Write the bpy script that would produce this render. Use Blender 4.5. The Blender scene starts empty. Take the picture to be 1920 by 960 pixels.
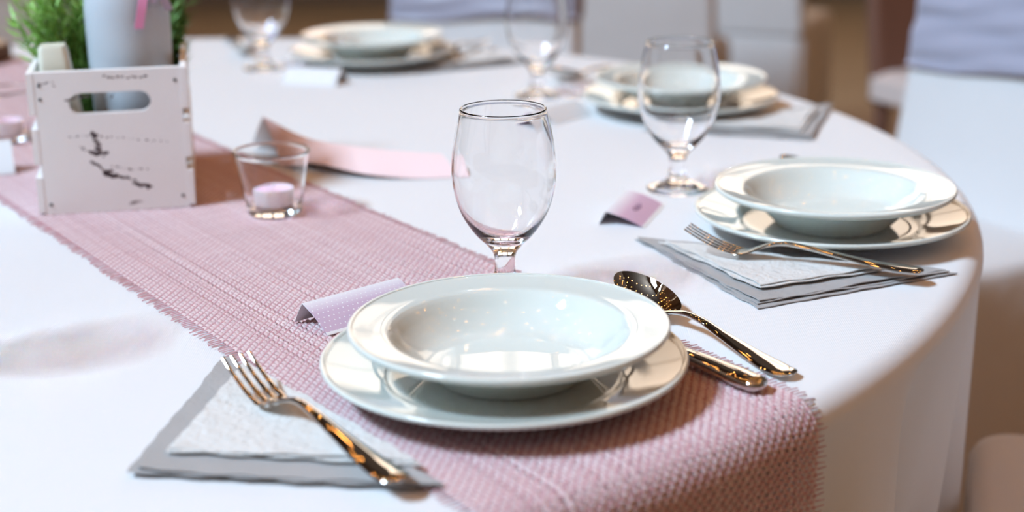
import bpy, math, random
import numpy as np
from mathutils import Vector, Matrix

random.seed(7)
rng = np.random.default_rng(7)
sc = bpy.context.scene
C = sc.collection
PI = math.pi
TZ = 0.75                       # table top height

# ------------------------------------------------------------------ camera
cam_d = bpy.data.cameras.new('camera')
cam_o = bpy.data.objects.new('camera', cam_d)
C.objects.link(cam_o)
_p, _r = 0.2947, -0.0110
_fw = Vector((0, math.cos(_p), -math.sin(_p)))
_rt = Vector((1, 0, 0))
_up = _rt.cross(_fw)
_rt2 = _rt * math.cos(_r) + _up * math.sin(_r)
_up2 = -_rt * math.sin(_r) + _up * math.cos(_r)
_m = Matrix((_rt2, _up2, -_fw)).transposed().to_4x4()
_m.translation = Vector((0, 0, TZ + 0.4117))
cam_o.matrix_world = _m
cam_d.sensor_width = 36.0
cam_d.lens = 36.0 * 2846.5 / 1920.0
cam_d.clip_start = 0.02
cam_d.dof.use_dof = True
cam_d.dof.focus_distance = 1.225
cam_d.dof.aperture_fstop = 3.1
sc.camera = cam_o

# ------------------------------------------------------------------ view / world
sc.view_settings.view_transform = 'Standard'
sc.view_settings.look = 'None'
sc.view_settings.exposure = 0.07
sc.view_settings.gamma = 1.0
sc.view_settings.use_curve_mapping = False
sc.cycles.use_denoising = True
sc.cycles.max_bounces = 14
sc.cycles.diffuse_bounces = 3
sc.cycles.glossy_bounces = 6
sc.cycles.transmission_bounces = 12
sc.cycles.sample_clamp_indirect = 0.0
sc.cycles.blur_glossy = 0.0
world = bpy.data.worlds.new('world')
sc.world = world
world.use_nodes = True
world.node_tree.nodes['Background'].inputs[0].default_value = (0.62, 0.74, 1.0, 1)
world.node_tree.nodes['Background'].inputs[1].default_value = 0.6

# daylight entering through the tall window in the left wall
def area(name, loc, target, sx, sy, power, col):
    l = bpy.data.lights.new(name, 'AREA')
    l.shape = 'RECTANGLE'; l.size = sx; l.size_y = sy; l.energy = power; l.color = col
    o = bpy.data.objects.new(name, l); C.objects.link(o)
    o.location = loc
    o.rotation_euler = (Vector(target) - Vector(loc)).to_track_quat('-Z', 'Z').to_euler()
    return o
area('window_daylight', (-5.18, -1.20, 7.1), (0, -1.20, 7.1), 1.3, 2.4, 2050, (0.57, 0.79, 1.0))

# ------------------------------------------------------------------ materials
def mat(name, col=(0.8, 0.8, 0.8), rough=0.5, metal=0.0, trans=0.0, ior=1.5, emit=None, es=0.0, sheen=0.0,
        bump=None, var=None, coat=0.0, sss=0.0):
    m = bpy.data.materials.new(name); m.use_nodes = True
    nt = m.node_tree; b = nt.nodes['Principled BSDF']
    b.inputs['Base Color'].default_value = (*col, 1)
    b.inputs['Roughness'].default_value = rough
    b.inputs['Metallic'].default_value = metal
    b.inputs['Transmission Weight'].default_value = trans
    b.inputs['IOR'].default_value = ior
    b.inputs['Sheen Weight'].default_value = sheen
    b.inputs['Coat Weight'].default_value = coat
    if sss:
        b.inputs['Subsurface Weight'].default_value = sss
        b.inputs['Subsurface Radius'].default_value = (0.01, 0.006, 0.006)
        b.inputs['Subsurface Scale'].default_value = 0.5
    if emit:
        b.inputs['Emission Color'].default_value = (*emit, 1)
        b.inputs['Emission Strength'].default_value = es
    if bump or var:
        tc = nt.nodes.new('ShaderNodeTexCoord')
    if bump:
        sc_, st_, ds_ = bump
        n = nt.nodes.new('ShaderNodeTexNoise'); n.inputs['Scale'].default_value = sc_; n.inputs['Detail'].default_value = 4
        bn = nt.nodes.new('ShaderNodeBump'); bn.inputs['Strength'].default_value = st_; bn.inputs['Distance'].default_value = ds_
        nt.links.new(tc.outputs['Object'], n.inputs['Vector'])
        nt.links.new(n.outputs['Fac'], bn.inputs['Height'])
        nt.links.new(bn.outputs['Normal'], b.inputs['Normal'])
    if var:
        sc_, c2 = var
        n = nt.nodes.new('ShaderNodeTexNoise'); n.inputs['Scale'].default_value = sc_; n.inputs['Detail'].default_value = 5
        mx = nt.nodes.new('ShaderNodeMix'); mx.data_type = 'RGBA'
        mx.inputs['A'].default_value = (*col, 1); mx.inputs['B'].default_value = (*c2, 1)
        nt.links.new(tc.outputs['Object'], n.inputs['Vector'])
        nt.links.new(n.outputs['Fac'], mx.inputs['Factor'])
        nt.links.new(mx.outputs['Result'], b.inputs['Base Color'])
    return m

M = {}
M['porcelain'] = mat('porcelain', (0.655, 0.69, 0.645), 0.05, coat=0.15)
M['steel'] = mat('steel', (0.62, 0.59, 0.55), 0.012, metal=1.0)
M['glass'] = mat('glass', (1, 1, 1), 0.0, trans=1.0, ior=1.42)
M['gold_rim'] = mat('gilt', (0.95, 0.78, 0.55), 0.15, metal=1.0)
M['grey_paper'] = mat('grey_paper', (0.355, 0.345, 0.34), 0.9, bump=(260, 0.6, 0.001), var=(40, (0.41, 0.395, 0.39)))
M['white_paper'] = mat('white_paper', (0.71, 0.70, 0.68), 0.9, bump=(150, 1.0, 0.0025), var=(60, (0.64, 0.63, 0.61)))
M['card_white'] = mat('card_white', (0.74, 0.74, 0.75), 0.7)
M['chair_cover'] = mat('chair_cover', (0.67, 0.655, 0.655), 0.85, sheen=0.1, bump=(14, 0.3, 0.01))
M['sash'] = mat('grey_satin', (0.36, 0.36, 0.45), 0.42, sheen=0.3)
M['floor'] = mat('floor_wood', (0.28, 0.165, 0.08), 0.45, var=(3, (0.33, 0.20, 0.10)))
M['wall'] = mat('wall_plaster', (0.15, 0.095, 0.06), 0.9, var=(2, (0.13, 0.08, 0.05)))
M['ceiling'] = mat('ceiling_plaster', (0.06, 0.038, 0.026), 0.9)
M['frame'] = mat('window_paint', (0.25, 0.2, 0.17), 0.6)
M['lit_window'] = mat('lit_window', (0.8, 0.7, 0.6), 0.6, emit=(1.0, 0.80, 0.62), es=2.5)
M['bulb'] = mat('bulb', (1, 0.7, 0.4), 0.5, emit=(1.0, 0.41, 0.09), es=114.0)
M['wire'] = mat('wire', (0.03, 0.03, 0.02), 0.6)
M['dark_wood'] = mat('dark_wood', (0.13, 0.06, 0.04), 0.5, var=(8, (0.19, 0.09, 0.06)))
M['beige_fabric'] = mat('beige_fabric', (0.62, 0.53, 0.50), 0.9)
M['bark'] = mat('bark', (0.12, 0.07, 0.045), 0.9, bump=(80, 0.8, 0.004))
M['cut_wood'] = mat('cut_wood', (0.55, 0.38, 0.25), 0.7, var=(20, (0.45, 0.30, 0.19)))
M['vase'] = mat('painted_vase', (0.52, 0.57, 0.62), 0.38)
M['ribbon_pink'] = mat('ribbon_pink', (0.75, 0.28, 0.47), 0.35, sheen=0.3)
M['ribbon_lilac'] = mat('ribbon_lilac', (0.50, 0.46, 0.66), 0.35, sheen=0.3)
M['leaf'] = mat('herb_leaf', (0.20, 0.47, 0.07), 0.5, var=(60, (0.42, 0.66, 0.18)))
M['leaf_dark'] = mat('herb_leaf_dark', (0.09, 0.22, 0.04), 0.5, var=(60, (0.16, 0.32, 0.07)))
M['stem'] = mat('herb_stem', (0.16, 0.20, 0.07), 0.7)
M['petal'] = mat('petal', (0.8, 0.8, 0.86), 0.7)
M['cream'] = mat('cream_glaze', (0.74, 0.74, 0.62), 0.5)
M['wax'] = mat('lilac_wax', (0.84, 0.66, 0.88), 0.4, sss=0.2)
M['tin'] = mat('candle_tin', (0.85, 0.85, 0.86), 0.3, metal=0.4)
M['wick'] = mat('wick', (0.75, 0.72, 0.68), 0.9)
M['nail'] = mat('nail', (0.06, 0.07, 0.07), 0.6)
M['bare_dark'] = mat('bare_dark_wood', (0.10, 0.07, 0.075), 0.8)
M['raw_wood'] = mat('raw_wood', (0.50, 0.30, 0.15), 0.8, var=(15, (0.42, 0.24, 0.11)))
M['table_wood'] = mat('table_wood', (0.30, 0.20, 0.12), 0.6)
M['ink'] = mat('ink', (0.22, 0.13, 0.20), 0.8)

def cloth_material():
    m = mat('white_tablecloth', (0.74, 0.74, 0.75), 0.85, sheen=0.1)
    nt = m.node_tree; b = nt.nodes['Principled BSDF']
    tc = nt.nodes.new('ShaderNodeTexCoord')
    w = nt.nodes.new('ShaderNodeTexWave'); w.inputs['Scale'].default_value = 190; w.inputs['Distortion'].default_value = 0.4
    n = nt.nodes.new('ShaderNodeTexNoise'); n.inputs['Scale'].default_value = 5; n.inputs['Detail'].default_value = 3
    b1 = nt.nodes.new('ShaderNodeBump'); b1.inputs['Strength'].default_value = 0.12; b1.inputs['Distance'].default_value = 0.0004
    b2 = nt.nodes.new('ShaderNodeBump'); b2.inputs['Strength'].default_value = 0.35; b2.inputs['Distance'].default_value = 0.006
    nt.links.new(tc.outputs['Object'], w.inputs['Vector']); nt.links.new(tc.outputs['Object'], n.inputs['Vector'])
    nt.links.new(w.outputs['Fac'], b1.inputs['Height']); nt.links.new(n.outputs['Fac'], b2.inputs['Height'])
    nt.links.new(b2.outputs['Normal'], b1.inputs['Normal']); nt.links.new(b1.outputs['Normal'], b.inputs['Normal'])
    return m
M['tablecloth'] = cloth_material()

def thread_material(name, c1, c2):
    m = mat(name, c1, 0.9, sheen=0.3)
    nt = m.node_tree; b = nt.nodes['Principled BSDF']
    at = nt.nodes.new('ShaderNodeAttribute'); at.attribute_name = 'tint'
    tc = nt.nodes.new('ShaderNodeTexCoord')
    n = nt.nodes.new('ShaderNodeTexNoise'); n.inputs['Scale'].default_value = 120; n.inputs['Detail'].default_value = 3
    ad = nt.nodes.new('ShaderNodeMath'); ad.operation = 'ADD'
    su = nt.nodes.new('ShaderNodeMath'); su.operation = 'MULTIPLY'; su.inputs[1].default_value = 0.5
    mx = nt.nodes.new('ShaderNodeMix'); mx.data_type = 'RGBA'
    mx.inputs['A'].default_value = (*c1, 1); mx.inputs['B'].default_value = (*c2, 1)
    nt.links.new(tc.outputs['Object'], n.inputs['Vector'])
    nt.links.new(at.outputs['Fac'], ad.inputs[0]); nt.links.new(n.outputs['Fac'], ad.inputs[1])
    nt.links.new(ad.outputs[0], su.inputs[0]); nt.links.new(su.outputs[0], mx.inputs['Factor'])
    nt.links.new(mx.outputs['Result'], b.inputs['Base Color'])
    return m
M['warp'] = thread_material('warp_yarn', (0.60, 0.415, 0.43), (0.745, 0.63, 0.64))
M['weft'] = thread_material('weft_yarn', (0.43, 0.195, 0.22), (0.57, 0.345, 0.365))

def crate_material():
    m = mat('white_distressed_paint', (0.72, 0.69, 0.69), 0.8)
    nt = m.node_tree; b = nt.nodes['Principled BSDF']; L = nt.links.new
    tc = nt.nodes.new('ShaderNodeTexCoord')
    mp = nt.nodes.new('ShaderNodeMapping'); mp.inputs['Scale'].default_value = (14, 14, 30)
    n = nt.nodes.new('ShaderNodeTexNoise'); n.inputs['Scale'].default_value = 1.2; n.inputs['Detail'].default_value = 8; n.inputs['Roughness'].default_value = 0.65
    r = nt.nodes.new('ShaderNodeValToRGB'); r.color_ramp.elements[0].position = 0.66; r.color_ramp.elements[1].position = 0.72
    n2 = nt.nodes.new('ShaderNodeTexNoise'); n2.inputs['Scale'].default_value = 9; n2.inputs['Detail'].default_value = 6
    mx0 = nt.nodes.new('ShaderNodeMix'); mx0.data_type = 'RGBA'
    mx0.inputs['A'].default_value = (0.90, 0.88, 0.88, 1); mx0.inputs['B'].default_value = (0.81, 0.77, 0.74, 1)
    mx = nt.nodes.new('ShaderNodeMix'); mx.data_type = 'RGBA'
    mx.inputs['B'].default_value = (0.16, 0.12, 0.12, 1)
    L(tc.outputs['Object'], mp.inputs['Vector']); L(mp.outputs['Vector'], n.inputs['Vector']); L(n.outputs['Fac'], r.inputs['Fac'])
    L(tc.outputs['Object'], n2.inputs['Vector']); L(n2.outputs['Fac'], mx0.inputs['Factor'])
    L(mx0.outputs['Result'], mx.inputs['A']); L(r.outputs['Color'], mx.inputs['Factor']); L(mx.outputs['Result'], b.inputs['Base Color'])
    return m
M['crate'] = crate_material()

def card_material(name, pink, dots):
    """printed card: white at the fold fading to pink, white margin, optional dots (UV: u across, v from fold to edge)"""
    m = mat(name, pink, 0.65)
    nt = m.node_tree; b = nt.nodes['Principled BSDF']; L = nt.links.new
    uv = nt.nodes.new('ShaderNodeUVMap'); sp = nt.nodes.new('ShaderNodeSeparateXYZ'); L(uv.outputs[0], sp.inputs[0])
    r = nt.nodes.new('ShaderNodeValToRGB')
    e = r.color_ramp.elements
    e[0].position = 0.0; e[0].color = (0.82, 0.82, 0.86, 1)
    e[1].position = 0.42; e[1].color = (*pink, 1)
    a = e.new(0.93); a.color = (*pink, 1)
    a = e.new(0.935); a.color = (0.84, 0.84, 0.85, 1)
    L(sp.outputs[1], r.inputs['Fac'])
    out = r.outputs['Color']
    if dots:
        def mth(op, x, y=None):
            k = nt.nodes.new('ShaderNodeMath'); k.operation = op
            if isinstance(x, (int, float)): k.inputs[0].default_value = x
            else: L(x, k.inputs[0])
            if y is not None:
                if isinstance(y, (int, float)): k.inputs[1].default_value = y
                else: L(y, k.inputs[1])
            return k.outputs[0]
        u = mth('MULTIPLY', sp.outputs[0], 20); v = mth('MULTIPLY', sp.outputs[1], 8)
        row = mth('FLOOR', v)
        u2 = mth('ADD', u, mth('MULTIPLY', mth('MODULO', row, 2.0), 0.5))
        du = mth('SUBTRACT', mth('FRACT', u2), 0.5); dv = mth('SUBTRACT', mth('FRACT', v), 0.5)
        d = mth('ADD', mth('MULTIPLY', du, du), mth('MULTIPLY', dv, dv))
        k = mth('LESS_THAN', d, 0.017)
        mx = nt.nodes.new('ShaderNodeMix'); mx.data_type = 'RGBA'; mx.inputs['B'].default_value = (0.84, 0.84, 0.88, 1)
        L(k, mx.inputs['Factor']); L(out, mx.inputs['A']); out = mx.outputs['Result']
    L(out, b.inputs['Base Color'])
    return m
M['card_dots'] = card_material('dotted_pink_card', (0.60, 0.46, 0.60), True)
M['card_pink'] = card_material('pink_card', (0.62, 0.41, 0.55), False)
M['menu_pink'] = mat('pink_menu_paper', (0.90, 0.70, 0.71), 0.6)

# ------------------------------------------------------------------ mesh helpers
def link(name, me, m, parent=None, loc=None, rotz=None):
    o = bpy.data.objects.new(name, me); C.objects.link(o)
    if m and not me.materials: me.materials.append(m)
    if parent: o.parent = parent
    if loc: o.location = loc
    if rotz is not None: o.rotation_euler = (0, 0, rotz)
    return o
def mesh(name, v, f, smooth=True):
    me = bpy.data.meshes.new(name); me.from_pydata([tuple(p) for p in v], [], f); me.update()
    if smooth:
        me.shade_smooth(); me.set_sharp_from_angle(angle=math.radians(48))
    return me
def tag(o, label, cat, group=None):
    o['label'] = label; o['category'] = cat
    if group: o['group'] = group
    return o
def thing(name, label, cat, loc=(0, 0, 0), rotz=0.0, group=None):
    o = bpy.data.objects.new(name, None); C.objects.link(o); o.empty_display_size = 0.05
    o.location = loc; o.rotation_euler = (0, 0, rotz)
    return tag(o, label, cat, group)
def lathe(name, prof, n=64, smooth=True):
    """prof: list of (r,z); closed to the axis where r==0"""
    v = []; f = []; rings = []
    for r, z in prof:
        if r < 1e-6:
            rings.append([len(v)]); v.append((0, 0, z))
        else:
            rings.append(list(range(len(v), len(v) + n)))
            v += [(r * math.cos(2 * PI * k / n), r * math.sin(2 * PI * k / n), z) for k in range(n)]
    for a, b in zip(rings[:-1], rings[1:]):
        for k in range(n):
            k2 = (k + 1) % n
            if len(a) == 1 and len(b) == 1: continue
            if len(a) == 1: f.append((a[0], b[k2], b[k]))
            elif len(b) == 1: f.append((a[k], a[k2], b[0]))
            else: f.append((a[k], a[k2], b[k2], b[k]))
    return mesh(name, v, f, smooth)
def smooth_prof(pts, sub=4):
    """Catmull-Rom through the profile points"""
    out = []
    P = [pts[0]] + list(pts) + [pts[-1]]
    for i in range(1, len(P) - 2):
        p0, p1, p2, p3 = [np.array(q, float) for q in P[i - 1:i + 3]]
        for k in range(sub):
            t = k / sub
            out.append(tuple(0.5 * ((2 * p1) + (p2 - p0) * t + (2 * p0 - 5 * p1 + 4 * p2 - p3) * t * t + (3 * p1 - p0 - 3 * p2 + p3) * t ** 3)))
    out.append(pts[-1])
    return [(max(0.0, a), b) for a, b in out]
def loft(rings, v=None, f=None, cap=True):
    """rings: list of equal-length point lists; closed rings; appended to v,f"""
    v = [] if v is None else v; f = [] if f is None else f
    base = len(v); n = len(rings[0])
    for r in rings: v += [tuple(p) for p in r]
    for i in range(len(rings) - 1):
        for k in range(n):
            a = base + i * n + k; b = base + i * n + (k + 1) % n
            f.append((a, b, b + n, a + n))
    if cap:
        f.append(tuple(base + k for k in range(n))[::-1])
        f.append(tuple(base + (len(rings) - 1) * n + k for k in range(n)))
    return v, f
def boxv(x0, x1, y0, y1, z0, z1, v=None, f=None, bev=0.0):
    return loft([[(x0 + b, y0 + b, z), (x1 - b, y0 + b, z), (x1 - b, y1 - b, z), (x0 + b, y1 - b, z)]
                 for z, b in ((z0, bev), (z0 + bev, 0), (z1 - bev, 0), (z1, bev))] if bev else
                [[(x0, y0, z), (x1, y0, z), (x1, y1, z), (x0, y1, z)] for z in (z0, z1)], v, f)
def box_obj(name, x0, x1, y0, y1, z0, z1, m, parent=None, bev=0.0):
    v, f = boxv(x0, x1, y0, y1, z0, z1, None, None, bev)
    return link(name, mesh(name, v, f, False), m, parent)
def tube(path, rad, n=8, v=None, f=None):
    rings = []
    P = [Vector(p) for p in path]
    for i, p in enumerate(P):
        t = (P[min(i + 1, len(P) - 1)] - P[max(i - 1, 0)]).normalized()
        a = t.cross(Vector((0, 0, 1)) if abs(t.z) < 0.95 else Vector((1, 0, 0))).normalized(); b = t.cross(a)
        r = rad[i] if isinstance(rad, (list, tuple)) else rad
        rings.append([p + a * (r * math.cos(2 * PI * k / n)) + b * (r * math.sin(2 * PI * k / n)) for k in range(n)])
    return loft(rings, v, f)
def rrect(w, d, r, z, n=5, cx=0.0, cy=0.0):
    pts = []
    for sx, sy, a0 in ((1, 1, 0), (-1, 1, PI / 2), (-1, -1, PI), (1, -1, 1.5 * PI)):
        for k in range(n + 1):
            a = a0 + k * PI / 2 / n
            pts.append((cx + sx * (w / 2 - r) + r * math.cos(a), cy + sy * (d / 2 - r) + r * math.sin(a), z))
    return pts
def dup(root, loc, rotz=0.0, label=None):
    r = root.copy(); C.objects.link(r); r.location = loc; r.rotation_euler = (0, 0, rotz)
    if label: r['label'] = label
    for ch in [c for c in C.objects if c.parent == root]:
        c = ch.copy(); C.objects.link(c); c.parent = r
        for g in [q for q in C.objects if q.parent == ch]:
            d = g.copy(); C.objects.link(d); d.parent = c
    return r
def struct(name, v, f, m, parent=None, smooth=False):
    o = link(name, mesh(name, v, f, smooth), m, parent)
    o['kind'] = 'structure'
    return o

# ------------------------------------------------------------------ room
X0, X1, Y0, Y1, H = -5.3, 6.5, -4.5, 9.0, 9.0
v, f = boxv(X0 - .2, X1 + .2, Y0 - .2, Y1 + .2, -0.2, 0.0); struct('floor', v, f, M['floor'])
v, f = boxv(X0 - .2, X1 + .2, Y0 - .2, Y1 + .2, H, H + 0.2); struct('ceiling', v, f, M['ceiling'])
v, f = boxv(X0 - .2, X0, Y0 - .2, Y1 + .2, 0, H); struct('wall_left', v, f, M['wall'])
v, f = boxv(X1, X1 + .2, Y0 - .2, Y1 + .2, 0, H); struct('wall_right', v, f, M['wall'])
v, f = boxv(X0, X1, Y1, Y1 + .2, 0, H); struct('wall_far', v, f, M['wall'])
v, f = boxv(X0, X1, Y0 - .2, Y0, 0, H); struct('wall_near', v, f, M['wall'])
# tall window in the left wall: frame round the daylight opening
v, f = [], []
for y0, y1, z0, z1 in ((-1.93, -1.85, 5.82, 8.38), (-0.55, -0.47, 5.82, 8.38), (-1.93, -0.47, 5.82, 5.90), (-1.93, -0.47, 8.30, 8.38), (-1.22, -1.18, 5.9, 8.3), (-1.85, -0.55, 7.1, 7.13)):
    boxv(X0, X0 + 0.14, y0, y1, z0, z1, v, f)
struct('window_1', v, f, M['frame'])
# lit curtained windows high in the far wall
for i, cx in enumerate((-2.15, 0.0, 2.15)):
    v, f = [], []
    w, z0, z1 = 0.88, 1.9, 5.0
    for a, b, c_, d in ((-w - .08, -w, z0 - .08, z1 + .08), (w, w + .08, z0 - .08, z1 + .08), (-w, w, z0 - .08, z0), (-w, w, z1, z1 + .08), (-.03, .03, z0, z1), (-w, w, 3.4, 3.45)):
        boxv(cx + a, cx + b, Y1 - 0.08, Y1, c_, d, v, f)
    wo = struct('window_%d' % (i + 2), v, f, M['frame'])
    pane = box_obj('pane', cx - w, cx + w, Y1 - 0.04, Y1 - 0.02, z0, z1, M['lit_window'], wo)

# ------------------------------------------------------------------ strings of warm bulbs under the ceiling
bulb_me = lathe('bulb', smooth_prof([(0, -0.028), (0.014, -0.023), (0.024, -0.004), (0.016, 0.016), (0.008, 0.026), (0, 0.030)], 2), 12)
for i in range(8):
    y = -2.4 + i * 0.95
    s = thing('string_light', '%s string of warm ceiling bulbs, counted from the camera side' % ('first', 'second', 'third', 'fourth', 'fifth', 'sixth', 'seventh', 'eighth')[i], 'string light', (0, y, 0), 0, 'strings of warm ceiling bulbs')
    path = []
    for k in range(53):
        x = -3.2 + k * 0.15
        path.append((x, 0, 4.05 - 0.30 * math.sin(PI * (k / 52)) - 0.05 * math.sin(k * 0.7 + i)))
    v, f = tube(path, 0.003, 5)
    link('wire', mesh('wire', v, f), M['wire'], s)
    for k in range(2, 52, 4):
        link('bulb', bulb_me, M['bulb'], s, (path[k][0], 0.03 * math.sin(k * 3.3 + i), path[k][2] - 0.032))

# ------------------------------------------------------------------ table and cloth
TC = (-0.538, 1.7024)
t = thing('banquet_table', 'round banquet table hidden under the white cloth', 'table', (TC[0], TC[1], 0))
link('tabletop', lathe('tabletop', [(0, 0.715), (1.005, 0.715), (1.013, 0.722), (1.013, 0.74), (1.005, 0.746), (0, 0.746)], 96), M['table_wood'], t)
for k in range(4):
    a = PI / 4 + k * PI / 2
    v, f = tube([(0.7 * math.cos(a), 0.7 * math.sin(a), 0.0), (0.7 * math.cos(a), 0.7 * math.sin(a), 0.716)], 0.025, 10)
    link('leg', mesh('leg', v, f), M['table_wood'], t)

def tablecloth():
    n = 360
    v, f = [(0, 0, TZ)], []
    Rf, rho = 1.018, 0.020
    secs = [(r, TZ, 0.0) for r in (0.1, 0.25, 0.4, 0.55, 0.7, 0.8, 0.88, 0.94, 0.99, Rf)]
    for k in range(1, 8):
        a = k / 7 * PI / 2
        secs.append((Rf + rho * math.sin(a), TZ - rho + rho * math.cos(a), 0.0))
    for k in range(1, 25):
        q = k / 24
        q = q ** 1.4
        secs.append((Rf + rho - 0.006 * q, TZ - rho - q * (TZ - rho - 0.015), min(1.0, q * 2.6) ** 0.8))
    for r, z, q in secs:
        for k in range(n):
            a = 2 * PI * k / n
            w = 0.024 * math.sin(a * 17 + 0.6) + 0.024 * math.sin(a * 29 + 1.9) + 0.012 * math.sin(a * 47 + 0.4)
            rr = r + q * (1.1 * (w - 0.034) if w < 0.034 else 0.0)
            v.append((rr * math.cos(a), rr * math.sin(a), z))
    for k in range(n): f.append((0, 1 + k, 1 + (k + 1) % n))
    for i in range(len(secs) - 1):
        for k in range(n):
            a = 1 + i * n + k; b = 1 + i * n + (k + 1) % n
            f.append((a, a + n, b + n, b))
    return mesh('tablecloth', v, f)
tag(link('tablecloth', tablecloth(), M['tablecloth'], None, (TC[0], TC[1], 0)), 'white round tablecloth draped over the laid table', 'tablecloth')

# ------------------------------------------------------------------ burlap runner, woven yarn by yarn
RD = np.array([0.565, -0.825]); RD /= np.linalg.norm(RD)
RN = np.array([-RD[1], RD[0]])
R_OFF = 0.589 - (TC[0] * RN[0] + TC[1] * RN[1])           # sideways offset of the runner from the table centre
def runner_map(s, tt, dz):
    """(s along, tt across, dz normal offset) arrays -> world points; flat on the table, bent over the rim, hanging"""
    Rf, rho = 1.016, 0.0265
    toff = tt + R_OFF
    se = np.sqrt(np.maximum(Rf ** 2 - toff ** 2, 0.01))
    def bend(o):
        a = np.clip(o / rho, 0, PI / 2)
        h = rho * np.sin(a); d = rho * (1 - np.cos(a)) + np.maximum(o - rho * PI / 2, 0)
        return a, h, d
    a, h, d = bend(np.abs(s) - se)
    o = np.abs(s) - se
    sgn = np.sign(s)
    along = np.where(o > 0, se + h + dz * np.sin(a) + 0.06 * np.clip(d - 0.05, 0, 1) * (1 + np.sin(toff * 22)), np.abs(s)) * sgn
    z = np.where(o > 0, TZ + 0.0022 - d + dz * np.cos(a), TZ + 0.0022 + dz)
    z = z + np.where(o > 0, 0, 0.0005 * (1 + np.sin(s * 19 + tt * 7) * np.cos(tt * 16)))
    x = TC[0] + along * RD[0] + toff * RN[0]; y = TC[1] + along * RD[1] + toff * RN[1]
    return np.stack([x, y, z], -1)
def yarns(name, m, parent, warp):
    pit, half, s0, s1 = 0.0042, 0.143, -1.10, 1.36
    nw = int(round(2 * half / pit)); ns = int(round((s1 - s0) / pit))
    wob_w = np.cumsum(rng.normal(0, 0.00007, (nw, ns)), 1); wob_w -= wob_w.mean(1, keepdims=True)
    V, F, T = [], [], []
    base = 0
    amp = 0.00090
    cnt = nw if warp else ns
    for i in range(cnt):
        wd = 0.00172 * rng.uniform(0.78, 1.18)
        tint = rng.uniform(0, 1)
        if warp:
            j = np.arange(0, 2 * ns + 1) / 2.0
            s = s0 + j * pit
            c = -half + (i + 0.5) * pit + np.interp(j, np.arange(ns), wob_w[i]) * 0.6 + rng.normal(0, 0.00012)
            z = amp * np.cos(PI * (j + i))
            if i in (0, nw - 1): z = z * 0.6
            pts = [(s, c - wd, z - 0.0004), (s, c, z + 0.0005), (s, c + wd, z - 0.0004)]
        else:
            e0, e1 = rng.uniform(0.007, 0.012), rng.uniform(0.007, 0.012)
            j = np.arange(0, 2 * nw + 1) / 2.0
            c = -half + j * pit
            z = -amp * np.cos(PI * (j + i - 0.5))
            fr = np.array([1.0, 0.5])
            c = np.concatenate([-half - e0 * fr, c, half + e1 * fr[::-1]])
            z = np.concatenate([[-0.0008, -0.0002], z, [-0.0002, -0.0008]])
            skew0, skew1 = rng.normal(0, 0.0007), rng.normal(0, 0.0007)
            s = s0 + (i + 0.5) * pit + rng.normal(0, 0.00018) + np.zeros_like(c) + 0.0004 * np.sin(c * 60 + i)
            s[:2] += skew0 * np.array([1.0, 0.4]); s[-2:] += skew1 * np.array([0.4, 1.0])
            wv = np.full_like(c, wd); wv[[0, -1]] *= 0.22; wv[[1, -2]] *= 0.33; wv[[2, -3]] *= 0.45
            pts = [(s - wv, c, z - 0.0004), (s, c, z + 0.0005), (s + wv, c, z - 0.0004)]
        P = np.stack([runner_map(*q) for q in pts], 1)           # (n,3,3)
        n = P.shape[0]
        V.append(P.reshape(-1, 3)); T.append(np.full(n * 3, tint, np.float32))
        idx = base + np.arange(n - 1)[:, None] * 3
        q1 = np.concatenate([idx, idx + 1, idx + 4, idx + 3], 1); q2 = np.concatenate([idx + 1, idx + 2, idx + 5, idx + 4], 1)
        F.append(q1); F.append(q2)
        base += n * 3
    V = np.concatenate(V).astype(np.float32); F = np.concatenate(F).astype(np.int32); T = np.concatenate(T)
    me = bpy.data.meshes.new(name)
    me.vertices.add(len(V)); me.vertices.foreach_set('co', V.ravel())
    me.loops.add(F.size); me.loops.foreach_set('vertex_index', F.ravel())
    me.polygons.add(len(F)); me.polygons.foreach_set('loop_start', np.arange(0, F.size, 4, dtype=np.int32))
    me.polygons.foreach_set('loop_total', np.full(len(F), 4, np.int32))
    me.update(calc_edges=True); me.shade_smooth()
    at = me.attributes.new('tint', 'FLOAT', 'POINT'); at.data.foreach_set('value', T)
    o = link(name, me, m, parent); o['kind'] = 'stuff'
    return o
run = thing('table_runner', 'dusty pink woven burlap runner with fringed edges across the table', 'table runner', (0, 0, 0))
yarns('warp_yarn', M['warp'], run, True)
yarns('weft_yarn', M['weft'], run, False)

RZ = TZ + 0.0046                 # things standing on the runner
# ------------------------------------------------------------------ plates
dinner_me = lathe('dinner_plate', smooth_prof([(0, 0.0055), (0.060, 0.0045), (0.070, 0.000), (0.074, 0.000), (0.080, 0.0045), (0.092, 0.0095), (0.112, 0.0150), (0.127, 0.0192),
    (0.1308, 0.0212), (0.1318, 0.0232), (0.1305, 0.0248), (0.1280, 0.0240), (0.1262, 0.0232), (0.112, 0.0195), (0.094, 0.0150), (0.0865, 0.0118), (0.082, 0.0095), (0.060, 0.0085), (0, 0.0085)], 4), 128)
soup_me = lathe('soup_plate', smooth_prof([(0, 0.0045), (0.044, 0.0035), (0.050, 0.000), (0.054, 0.000), (0.058, 0.004), (0.068, 0.014), (0.077, 0.0225), (0.086, 0.0265), (0.100, 0.0296), (0.110, 0.0322),
    (0.1140, 0.0344), (0.1152, 0.0368), (0.1142, 0.0388), (0.1120, 0.0386), (0.1105, 0.0378), (0.098, 0.0356), (0.0885, 0.0342), (0.0850, 0.0322), (0.0815, 0.0285), (0.0765, 0.0228), (0.070, 0.0170), (0.062, 0.0118), (0.053, 0.0091), (0.042, 0.0082), (0.020, 0.0079), (0, 0.0078)], 5), 144)
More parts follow.
